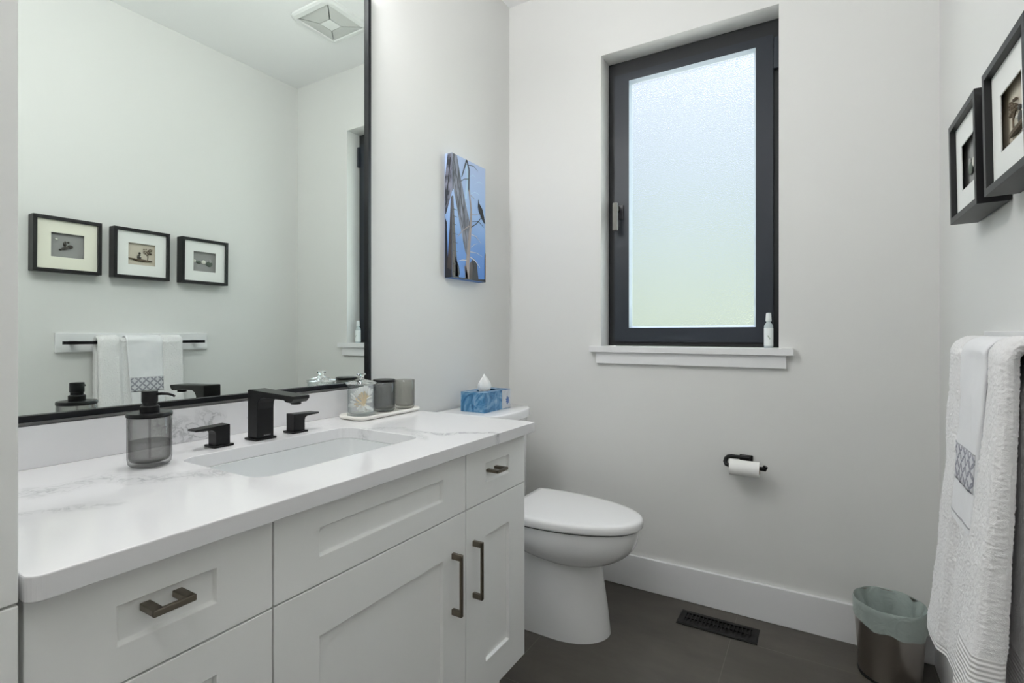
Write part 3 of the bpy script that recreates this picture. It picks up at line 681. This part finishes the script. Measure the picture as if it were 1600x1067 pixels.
l.new(t.outputs['Object'], mp.inputs[0]); l.new(mp.outputs[0], z.inputs['Vector']); r_ = n.new('ShaderNodeValToRGB'); l.new(z.outputs[0], r_.inputs[0]); l.new(r_.outputs[0], p.inputs['Base Color'])
q = r_.color_ramp.elements; q[0].position = .40; q[0].color = rgb(40, 43, 54); q[1].position = .60; q[1].color = rgb(132, 134, 150)
cvm = [SKYP, BARK, mat('print_dark', rgb(30, 32, 40), .5), mat('print_trunk_tan', rgb(148, 136, 132), .5, var=.25, vscale=60), mat('print_brown', rgb(66, 60, 60), .5, var=.35, vscale=70),
       mat('print_pale', rgb(205, 205, 210), .5), mat('print_bird_black', rgb(8, 9, 14), .5), mat('print_blue_cloud', rgb(176, 205, 232), .5)]
def ab(x, y):                                            # sketch units -> canvas plane
    a = (x-205)/232; yt = 78+127*a; yb = 948+32*a; return CA0+(CA1-CA0)*min(1, max(0, a)), CB0+(CB1-CB0)*min(1, max(0, (yb-y)/(yb-yt)))
def poly(pts, mi_, lay):
    cp.mi = mi_; x = CVX+.00025*lay
    cp._f([cp.bm.verts.new((x,)+ab(*q_)) for q_ in pts])
def stroke(pts, w_, mi_, lay):
    for k in range(len(pts)-1):
        (x0, y0), (x1, y1) = pts[k], pts[k+1]; d_ = math.hypot(x1-x0, y1-y0) or 1
        wa = w_[k] if isinstance(w_, (list, tuple)) else w_; wb = w_[k+1] if isinstance(w_, (list, tuple)) else w_
        nx, ny = -(y1-y0)/d_/2, (x1-x0)/d_/2
        poly([(x0+nx*wa, y0+ny*wa), (x1+nx*wb, y1+ny*wb), (x1-nx*wb, y1-ny*wb), (x0-nx*wa, y0-ny*wa)], mi_, lay)
def side(pts, mi_, lay):                                 # the print runs on round the near edge (sketch x 150..205)
    cp.mi = mi_; cp._f([cp.bm.verts.new((XL+.002+(CVX-XL-.002)*(x-150)/55, CA0-.0002*lay, CB0+(CB1-CB0)*(948-y)/870)) for x, y in pts])
side([(172, 80), (205, 80), (205, 350), (160, 500), (151, 500), (151, 250)], 1, 1); side([(205, 380), (196, 390), (188, 600), (164, 948), (205, 948)], 4, 2)
side([(151, 860), (170, 880), (205, 900), (205, 948), (151, 948)], 2, 3); side([(151, 520), (166, 560), (178, 948), (151, 948)], 2, 1); side([(190, 110), (198, 110), (165, 420), (155, 450)], 2, 2)
for (x, y, w_) in ((345, 250, 40), (390, 300, 50), (360, 370, 60), (260, 340, 40), (290, 450, 40)):
    stroke([(x-w_/2, y), (x, y-12), (x+w_/2, y+6)], [2, 7, 2], 7, 1)
poly([(205, 78), (236, 96), (268, 290), (302, 470), (334, 610), (308, 800), (292, 770), (262, 610), (215, 330), (205, 350)], 1, 2)
stroke([(212, 110), (250, 330), (285, 520), (300, 700)], [3, 5, 5, 3], 2, 3)
stroke([(206, 180), (240, 400), (275, 600)], [3, 4, 3], 2, 3)
poly([(205, 378), (213, 380), (222, 560), (232, 760), (246, 960), (205, 960)], 4, 3)
for y in (470, 520, 575, 640, 700, 760, 850, 905): stroke([(212, y), (246-(y % 3)*4, y+10)], [6, 2], 2, 4)
poly([(226, 800), (250, 870), (256, 920), (246, 960), (226, 960)], 2, 3)
stroke([(302, 130), (318, 200), (316, 350)], [7, 8, 9], 2, 4); stroke([(302, 128), (268, 250)], [10, 5], 2, 3)
stroke([(300, 170), (308, 260), (296, 400)], [10, 12, 14], 7, 2)
stroke([(318, 340), (332, 480), (328, 600), (318, 720), (308, 840), (304, 970)], [8, 11, 15, 19, 24, 30], 3, 5)
stroke([(252, 285), (285, 264), (318, 265)], [5, 5, 4], 2, 5); stroke([(300, 165), (350, 178), (380, 215)], [5, 3, 1], 2, 5)
stroke([(240, 665), (270, 625), (318, 590)], [3, 5, 9], 3, 6); stroke([(332, 600), (372, 575), (402, 540), (402, 512)], [8, 6, 4, 3], 2, 6)
stroke([(330, 380), (358, 405)], [4, 1], 3, 6); stroke([(322, 512), (365, 515), (402, 505)], [5, 3, 2], 3, 6); stroke([(340, 560), (385, 562), (425, 605)], [4, 4, 2], 2, 6)
stroke([(335, 650), (368, 665), (405, 715)], [6, 4, 1], 5, 6); stroke([(332, 740), (352, 720), (378, 712)], [5, 4, 1], 5, 6); stroke([(326, 770), (370, 778), (412, 802)], [7, 4, 1], 5, 6); stroke([(326, 806), (360, 832), (396, 880)], [8, 5, 2], 5, 7)
stroke([(238, 835), (270, 826), (300, 828)], [2, 5, 6], 5, 6)
poly([(350, 812), (372, 850), (386, 982), (338, 978)], 2, 5); poly([(322, 850), (345, 820), (344, 978), (318, 976)], 4, 4)
poly([(286, 866), (298, 870), (312, 976), (296, 972)], 3, 5)
poly([(385, 402), (391, 440), (412, 478), (424, 530), (434, 580), (428, 580), (408, 545), (400, 520), (386, 494), (380, 458)], 6, 8)
poly([(205, 935), (262, 948), (330, 958), (437, 960), (437, 985), (205, 950)], 2, 7); poly([(431, 800), (437, 780), (437, 985), (430, 985)], 2, 6)
cv = cp.build('canvas_print', cvm, None, loc=(-1.309, (CA0+CA1)/2, CB0))
tag(cv, 'tall narrow canvas print of bare trees and a black bird against blue sky', 'wall art')

# ================================================================== RIGHT WALL
def shadow_box(yc, label, backing, matm):
    t_ = thing('picture_frame', (XR-.003, yc, 1.384), label, 'picture', 'black shadow-box frames on the right wall')
    H = .2475; W = .125; xf = XR-.058; z0_ = 1.384; z1_ = z0_+H; b_ = .015
    m_ = MB(); R_ = []
    for (ins, x) in ((0, XR-.004), (0, xf), (b_, xf), (b_, XR-.010)):
        R_.append([m_.bm.verts.new((x, y, z)) for y, z in ((yc-W+ins, z0_+ins), (yc+W-ins, z0_+ins), (yc+W-ins, z1_-ins), (yc-W+ins, z1_-ins))])
    for a in range(4):
        A, B = R_[a], R_[(a+1) % 4]
        for i in range(4): m_._f([A[i], A[(i+1) % 4], B[(i+1) % 4], B[i]])
    m_.build('frame', FRAMEB, t_, bevel=.0008)
    m_ = MB(); xm = xf+.012; o_ = (yc-W+b_, yc+W-b_, z0_+b_, z1_-b_); zc = (z0_+z1_)/2; i_ = (yc-.060, yc+.060, zc-.054, zc+.054)
    R_ = []
    for (q_, x) in ((o_, xm+.002), (o_, xm), (i_, xm), (i_, xm+.002)):
        R_.append([m_.bm.verts.new((x, y, z)) for y, z in ((q_[0], q_[2]), (q_[1], q_[2]), (q_[1], q_[3]), (q_[0], q_[3]))])
    for a in range(4):
        A, B = R_[a], R_[(a+1) % 4]
        for i in range(4): m_._f([A[i], A[(i+1) % 4], B[(i+1) % 4], B[i]])
    m_.build('mat', matm, t_)
    MB().box(xm+.0145, xm+.0165, o_[0], o_[1], o_[2], o_[3]).build('backing', backing, t_)
    t_.rotation_euler = (0, math.radians(-1.0), 0)
    return t_, xm+.0140, yc, zc
def pebble(t_, x, y, z, ry, rz, m_, name='pebble', rot=0):
    b = MB(); b.ball((0, 0, 0), 1, 14); 
    for v_ in b.bm.verts:
        c_, s_ = math.cos(rot), math.sin(rot); yy, zz = v_.co.y*ry, v_.co.z*rz
        v_.co = Vector((x-.003+v_.co.x*.003, y+yy*c_-zz*s_, z+yy*s_+zz*c_))
    return b.build(name, m_, t_, smooth=True)
# near the camera: two dark pebble figures (in the room view the near side is +/-y)
t_, x, y, z = shadow_box(.967, 'picture frame nearest the tall cabinet side, cream mat around dark pebble figures', BK_GREY, MATCREAM)
pebble(t_, x, y-.006, z-.012, .016, .007, PEB_D, rot=.35); pebble(t_, x, y+.012, z-.003, .011, .009, PEB_D); pebble(t_, x, y-.008, z+.006, .006, .010, PEB_D, rot=.2)
pebble(t_, x, y+.005, z+.016, .0045, .0045, PEB_D); pebble(t_, x, y-.006, z+.016, .0045, .0045, PEB_D); pebble(t_, x, y-.024, z-.020, .006, .004, PEB_D)
pebble(t_, x, y-.038, z+.026, .005, .0035, PEB_W)  # single white dot in an upper corner, apart from the figures
# middle: figure seated on driftwood beside a small tree
t_, x, y, z = shadow_box(1.265, 'middle picture frame, white mat around a figure and twig tree', BK_BEIGE, MATC)
d_ = MB(); d_.tube([(x-.003, y-.055, z-.022), (x-.004, y-.02, z-.028), (x-.004, y+.02, z-.030), (x-.003, y+.050, z-.030)], [.003, .006, .006, .003], 8); d_.build('driftwood', TWIG, t_, smooth=True)
pebble(t_, x, y-.008, z-.014, .010, .014, PEB_D); pebble(t_, x, y-.006, z+.006, .0055, .0055, PEB_D); pebble(t_, x-.003, y-.003, z-.010, .003, .004, PEB_W)
d_ = MB()
for pts in (((.030, -.026), (.032, -.008), (.030, .008), (.022, .020)), ((.031, .000), (.038, .014), (.036, .024)), ((.030, .006), (.028, .018), (.033, .028)), ((.036, .006), (.048, .014)), ((.029, -.002), (.018, .010)), ((.026, .014), (.018, .022)), ((.038, .014), (.045, .024))):
    d_.tube([(x-.003, y+a, z+b) for a, b in pts], .0016, 6)
d_.build('twig_tree', TWIG, t_)
d_ = MB(); rg = random.Random(5)
for i in range(16): d_.ball((x-.003, y+.031+rg.uniform(-.018, .018), z+.016+rg.uniform(-.012, .016)), .0032, 8)
d_.build('twig_foliage', TWIG, t_, smooth=True)
# farthest: row of pebbles
t_, x, y, z = shadow_box(1.574, 'picture frame nearest the window wall, white mat around a row of pebbles', BK_GREY, MATC)
pebble(t_, x, y-.050, z+.002, .008, .007, PEB_W); pebble(t_, x, y-.028, z-.004, .014, .008, PEB_G); pebble(t_, x, y-.001, z-.001, .012, .012, PEB_W, rot=.3); pebble(t_, x, y+.030, z-.009, .018, .015, PEB_G)
pebble(t_, x, y+.034, z+.006, .008, .012, BK_GREY)

# towel rail on its white board
rail = thing('towel_bar', (XR-.004, 1.262, 1.065), 'black towel bar on a white backing board, right wall', 'towel bar')
MB().box(XR-.014, XR-.0002, .9326, 1.605, 1.020, 1.1105).build('backing_board', TRIM, rail, bevel=.0015)
MB().box(.2725, .2875, .9415, 1.560, 1.0575, 1.0725).build('bar', BLACK, rail, bevel=.0008)
for yy in (.9900, 1.5250): MB().box(.2876, XR-.0142, yy-.008, yy+.008, 1.057, 1.073).build('bracket', BLACK, rail, bevel=.0008)

# bath towel folded over the rail: cross-section loop at every y, skinned
BX, BZ = .280, 1.065
def fbm(a, b, s_, seed=0.0): return noise.fractal(Vector((a*s_, b*s_, seed)), 1.0, 2.0, 3)
def smooth(t_): t_ = max(0, min(1, t_)); return t_*t_*(3-2*t_)
def lean(z, y=1.3): return (.030+.016*smooth((1.19-y)/.05))*(max(0, 1.06-z)/.55)**1.3
def bath_out(y):                                         # half depth of the fold in front of the rail centre
    r_ = .036
    r_ -= .013*smooth((y-1.140)/.022)*(1-smooth((y-1.320)/.025))
    return r_
def edge(y, y0, y1, w_=.014):                            # rounding near the towel's side edges
    d_ = min(y-y0, y1-y)/w_
    return 1 if d_ >= 1 else math.sqrt(max(0, 1-(1-max(0, d_))**2))
def towel_loops(y0, y1, ny, zf, zb, rin, rout, name_seed, wob=.003, dy=None, arcn=14, zstep=.008, backlean=0):
    rings_ = []
    for j in range(ny+1):
        y = y0+(y1-y0)*j/ny; e_ = edge(y, y0, y1); ri, ro = rin(y), rout(y); mid = (ri+ro)/2; h = (ro-ri)/2*(.25+.75*e_); ri, ro = mid-h, mid+h
        lp = []
        nf = int((BZ-zf)/zstep)
        for i in range(nf+1):                            # front, outer face, bottom to top
            z = zf+(BZ-zf)*i/nf; lp.append((BX-ro-lean(z, y)+wob*fbm(y, z, 9, name_seed), z))
        for i in range(1, arcn):
            a = PI-PI*i/arcn; rb = .036 if False else ro; lp.append((BX+(ro if a > PI/2 else min(ro, .040))*math.cos(a), BZ+ro*math.sin(a)))
        nb = int((BZ-zb)/(zstep*3))
        for i in range(nb+1):
            z = BZ-(BZ-zb)*i/nb; lp.append((BX+min(ro, .040), z))
        for i in range(nb+1):
            z = zb+(BZ-zb)*i/nb; lp.append((BX+min(ri, .030)-.017*smooth((1.045-z)/.05), z))
        for i in range(1, arcn):
            a = PI*i/arcn; lp.append((BX+(ri if a > PI/2 else min(ri, .030))*math.cos(a), BZ+ri*math.sin(a)))
        for i in range(nf+1):
            z = BZ-(BZ-zf)*i/nf; lp.append((BX-ri-lean(z, y)*(.85-.40*smooth((1.19-y)/.05))+wob*.5*fbm(y, z, 9, name_seed), z))
        rings_.append([(x_, y+(dy(y, z_) if dy else 0), z_) for x_, z_ in lp])
    return rings_
def drift(y, z):                                         # lower corners spread a little
    k_ = max(0, (.80-z)/.34); return (.030*k_**1.5)*smooth((y-1.25)/.18)-.004*k_*smooth((1.2-y)/.1)
bt = MB(); bt.loops(towel_loops(1.062, 1.433, 60, .455, .47, lambda y: .0125, bath_out, 1.0, .004, drift), fold=True)
# assign the ribbed hem zone near the bottom of the front and back
for f_ in bt.bm.faces:
    zc = sum(v_.co.z for v_ in f_.verts)/len(f_.verts)
    yc_ = sum(v_.co.y for v_ in f_.verts)/len(f_.verts); f_.material_index = 1 if .500 < zc < .598 and yc_ < 1.175 else (1 if zc < .475 else 0)
bath = bt.build('bath_towel', [TERRY, HEM], None, smooth=True, loc=(BX, 1.25, BZ), angle=80)
tag(bath, 'white terry bath towel folded over the black towel bar', 'towel')
tx = bpy.data.textures.new('terry_loops', 'CLOUDS'); tx.noise_scale = .0036; tx.noise_depth = 2
q_ = bath.modifiers.new('sub', 'SUBSURF'); q_.subdivision_type = 'SIMPLE'; q_.levels = 1; q_.render_levels = 2
vg = bath.vertex_groups.new(name='pile')
for v_ in bath.data.vertices:
    zz = v_.co.z+BZ; vg.add([v_.index], 0.1 if (.498 < zz < .600 and v_.co.y+1.25 < 1.175) or zz < .478 else 1.0, 'REPLACE')
dm = bath.modifiers.new('pile', 'DISPLACE'); dm.texture = tx; dm.strength = .0046; dm.mid_level = .5; dm.vertex_group = 'pile'; dm.texture_coords = 'LOCAL'
# hand towel over it
HY0, HY1 = 1.176, 1.334
def hdrift(y, z):
    k_ = max(0, 1.04-z)/.3; return .018*k_*(1-smooth((y-1.18)/.10))+.004*k_*smooth((y-1.25)/.08)
hin = lambda y: bath_out(1.25)+.0035
hout = lambda y: bath_out(1.25)+.0125
def hand(y0, y1, ny, zf, zb, ri, ro, wob=.004): return towel_loops(y0, y1, ny, zf, zb, ri, ro, 3.0, wob, hdrift)
ht = thing('hand_towel', (BX, 1.255, BZ), 'white hand towel with a grey patterned band, hung over the bath towel', 'towel')
m_ = MB(); m_.loops(hand(HY0, HY1, 40, .745, .76, hin, hout), fold=True); m_.build('cloth', TERRYF, ht, smooth=True, angle=80)
def band_strip(z0_, z1_, off, name, m0):
    m_ = MB(); rg = []
    for j in range(41):
        y = HY0+.002+(HY1-HY0-.004)*j/40; e_ = edge(y, HY0, HY1); ri, ro = hin(y), hout(y); h = (ro-ri)/2*(.25+.75*e_); r_ = (ri+ro)/2+h
        rg.append([(BX-r_-off-lean(z)+.004*fbm(y, z, 9, 3.0), y+hdrift(y, z), z) for z in [z0_+(z1_-z0_)*i/10 for i in range(11)]])
    R_ = [[m_.bm.verts.new(p_) for p_ in r_] for r_ in rg]
    for A, B in zip(R_, R_[1:]):
        for i in range(10): m_._f([A[i], A[i+1], B[i+1], B[i]])
    o_ = m_.build(name, m0, ht, smooth=True); so = o_.modifiers.new('s', 'SOLIDIFY'); so.thickness = .0008; so.offset = 0
    return o_
band_strip(.822, .890, .0010, 'embroidered_band', BAND)
GREYLINE = mat('stitch_grey', (.42, .42, .44, 1), .9)
band_strip(.757, .760, .0008, 'hem_stitching', GREYLINE); band_strip(.890, .892, .0012, 'band_edging', GREYLINE)

# ================================================================== FLOOR
# register
RX0, RX1, RY0, RY1 = -.4655, -.1835, 2.0045, 2.1115
rg_ = MB(); b_ = rg_.bm
o_ = [(RX0, RY0), (RX1, RY0), (RX1, RY1), (RX0, RY1)]; i_ = [(RX0+.024, RY0+.022), (RX1-.024, RY0+.022), (RX1-.024, RY1-.022), (RX0+.024, RY1-.022)]
R_ = [[b_.verts.new((x, y, z)) for x, y in q_] for q_, z in ((o_, .0004), (o_, .0030), ([(RX0+.006, RY0+.006), (RX1-.006, RY0+.006), (RX1-.006, RY1-.006), (RX0+.006, RY1-.006)], .0065), (i_, .0065), (i_, .0012))]
for A, B in zip(R_, R_[1:]):
    for i in range(4): rg_._f([A[i], A[(i+1) % 4], B[(i+1) % 4], B[i]])
rg_._f(R_[-1])
NS = 17
for k in range(NS):
    x = RX0+.024+(RX1-RX0-.048)*(k+.5)/NS; rg_.box(x-.0022, x+.0022, RY0+.022, RY1-.022, .0013, .0055)
rg_.box(RX0+.024, RX1-.024, (RY0+RY1)/2-.002, (RY0+RY1)/2+.002, .0013, .0050)
reg = rg_.build('floor_register', mat('register_black', (.004, .004, .004, 1), .45, spec=.25), None, loc=((RX0+RX1)/2, (RY0+RY1)/2, 0))
tag(reg, 'black metal slotted floor register in the tile near the window wall', 'floor vent')

# waste bin with liner
WX, WY, WH = .200, 2.048, .238
wb = thing('waste_bin', (WX, WY, 0), 'small round brushed steel waste bin in the corner', 'waste bin')
def rbin(z): return .084+.0135*z/WH
MB().lathe(WX, WY, [(.082, .0006), (.0855, .002), (.0855, .009), (.0835, .0095)], 56).build('base', BINBASE, wb, smooth=True)
MB().lathe(WX, WY, [(rbin(0)-.0005, .0097), (rbin(WH), WH), (rbin(WH)-.0018, WH), (rbin(0)-.0024, .012)], 64, False, True).build('can', STEEL, wb, smooth=True, angle=50)
ln = MB(); rings_ = []; nn = 120
def skirt(a): return .062+.014*math.sin(a+2.2)+.004*math.sin(5*a)+.003*math.sin(9*a+1)
prof = [('o', 1.0), ('o', .75), ('o', .5), ('o', .25), ('o', .06), ('r', 0), ('i', .03), ('i', .07), ('i', .12), ('i', .17), ('i', .20)]
for kind, tt in prof:
    r_ = []
    for i in range(nn):
        a = 2*PI*i/nn
        if kind == 'o':
            z = WH-skirt(a)*tt; rr_ = rbin(z)+.0022+.0016*tt*(1+math.sin(14*a+3*math.sin(3*a)))
        elif kind == 'r': z = WH+.0035+.001*math.sin(7*a); rr_ = rbin(WH)-.0005
        else:
            z = WH-tt; k_ = tt/.20; rr_ = rbin(WH)-.005-.016*k_-(.003+.012*k_)*(1+math.sin(11*a+2*math.sin(2*a)+tt*14)*.9+.5*math.sin(5*a+tt*30))
        r_.append((WX+rr_*math.cos(a), WY+rr_*math.sin(a), z))
    rings_.append(r_)
ln.loops(rings_, True, False, True)
liner = ln.build('bin_liner', LINER, None, smooth=True, loc=(WX, WY, WH), angle=70)
tag(liner, 'pale green translucent plastic liner folded over the bin rim', 'bin liner')

# ================================================================== CEILING
FX, FY = -.450, 1.810
fn = thing('exhaust_fan', (FX, FY, ZC), 'white square ceiling exhaust fan grille with pyramid louvers, seen in mirror', 'exhaust fan')
def sqr(h, z, r=.03): return [(x, y, z) for x, y in rrect(FX-h, FX+h, FY-h, FY+h, r, 5)]
m_ = MB(); m_.loops([sqr(.148, ZC-.0003, .045), sqr(.148, ZC-.010, .045), sqr(.140, ZC-.018, .04), sqr(.118, ZC-.020, .003), sqr(.116, ZC-.006, .003)], cap0=True, cap1=True); m_.build('rim', FANW, fn, smooth=True, angle=35)
for k in range(4):
    m_ = MB(); a0 = PI/4+k*PI/2; a1 = a0+PI/2; ra, rb = .1145*math.sqrt(2), .037*math.sqrt(2); g_ = .02
    P0 = [(FX+ra*math.cos(a0+g_), FY+ra*math.sin(a0+g_)), (FX+ra*math.cos(a1-g_), FY+ra*math.sin(a1-g_)), (FX+rb*math.cos(a1-.06), FY+rb*math.sin(a1-.06)), (FX+rb*math.cos(a0+.06), FY+rb*math.sin(a0+.06))]
    zz = [ZC-.012, ZC-.012, ZC-.024, ZC-.024]
    m_.loops([[(x, y, z+.002) for (x, y), z in zip(P0, zz)], [(x, y, z) for (x, y), z in zip(P0, zz)]]); m_.build('louver', FANG, fn)
MB().box(FX-.036, FX+.036, FY-.036, FY+.036, ZC-.026, ZC-.006).build('centre_plate', FANW, fn, bevel=.001)

# vanity light: bar with three opal globes
t_ = thing('vanity_light', (XL, .66, 2.37), 'black wall light bar with three opal globes above the mirror', 'wall light')
MB().box(XL+.0003, XL+.022, .30, 1.02, 2.345, 2.395).build('wall_bar', BLACK, t_, bevel=.003)
em, n, l, p = newmat('lit_opal_glass'); p.inputs['Emission Color'].default_value = LAMP_COLOR; p.inputs['Emission Strength'].default_value = LAMP_STRENGTH
for c_ in LAMPS:
    MB().tube([(XL+.0222, c_[1], c_[2]), (c_[0]-LAMP_R-.001, c_[1], c_[2])], .018, 20).build('holder', BLACK, t_, smooth=True, angle=40)
    MB().ball(c_, LAMP_R, 28).build('globe', em, t_, smooth=True)
# unseen globe added as fill light
t_ = thing('fill_lamp', FILL_LAMP[:2]+(ZC,), 'white opal globe added as unseen fill light behind the camera', 'fill light')
x, y, z = FILL_LAMP
MB().lathe(x, y, [(.0005, ZC-.0003), (.065, ZC-.0003), (.065, ZC-.018), (.060, ZC-.022), (.030, ZC-.024), (.034, z+FILL_LAMP_R-.010), (.0005, z+FILL_LAMP_R-.010)], 40, False, False).build('canopy', BLACK, t_, smooth=True, angle=30)
em2, n, l, p = newmat('fill_globe_glow'); p.inputs['Emission Color'].default_value = LAMP_COLOR; p.inputs['Emission Strength'].default_value = FILL_LAMP_STRENGTH
MB().ball(FILL_LAMP, FILL_LAMP_R, 32).build('globe', em2, t_, smooth=True)
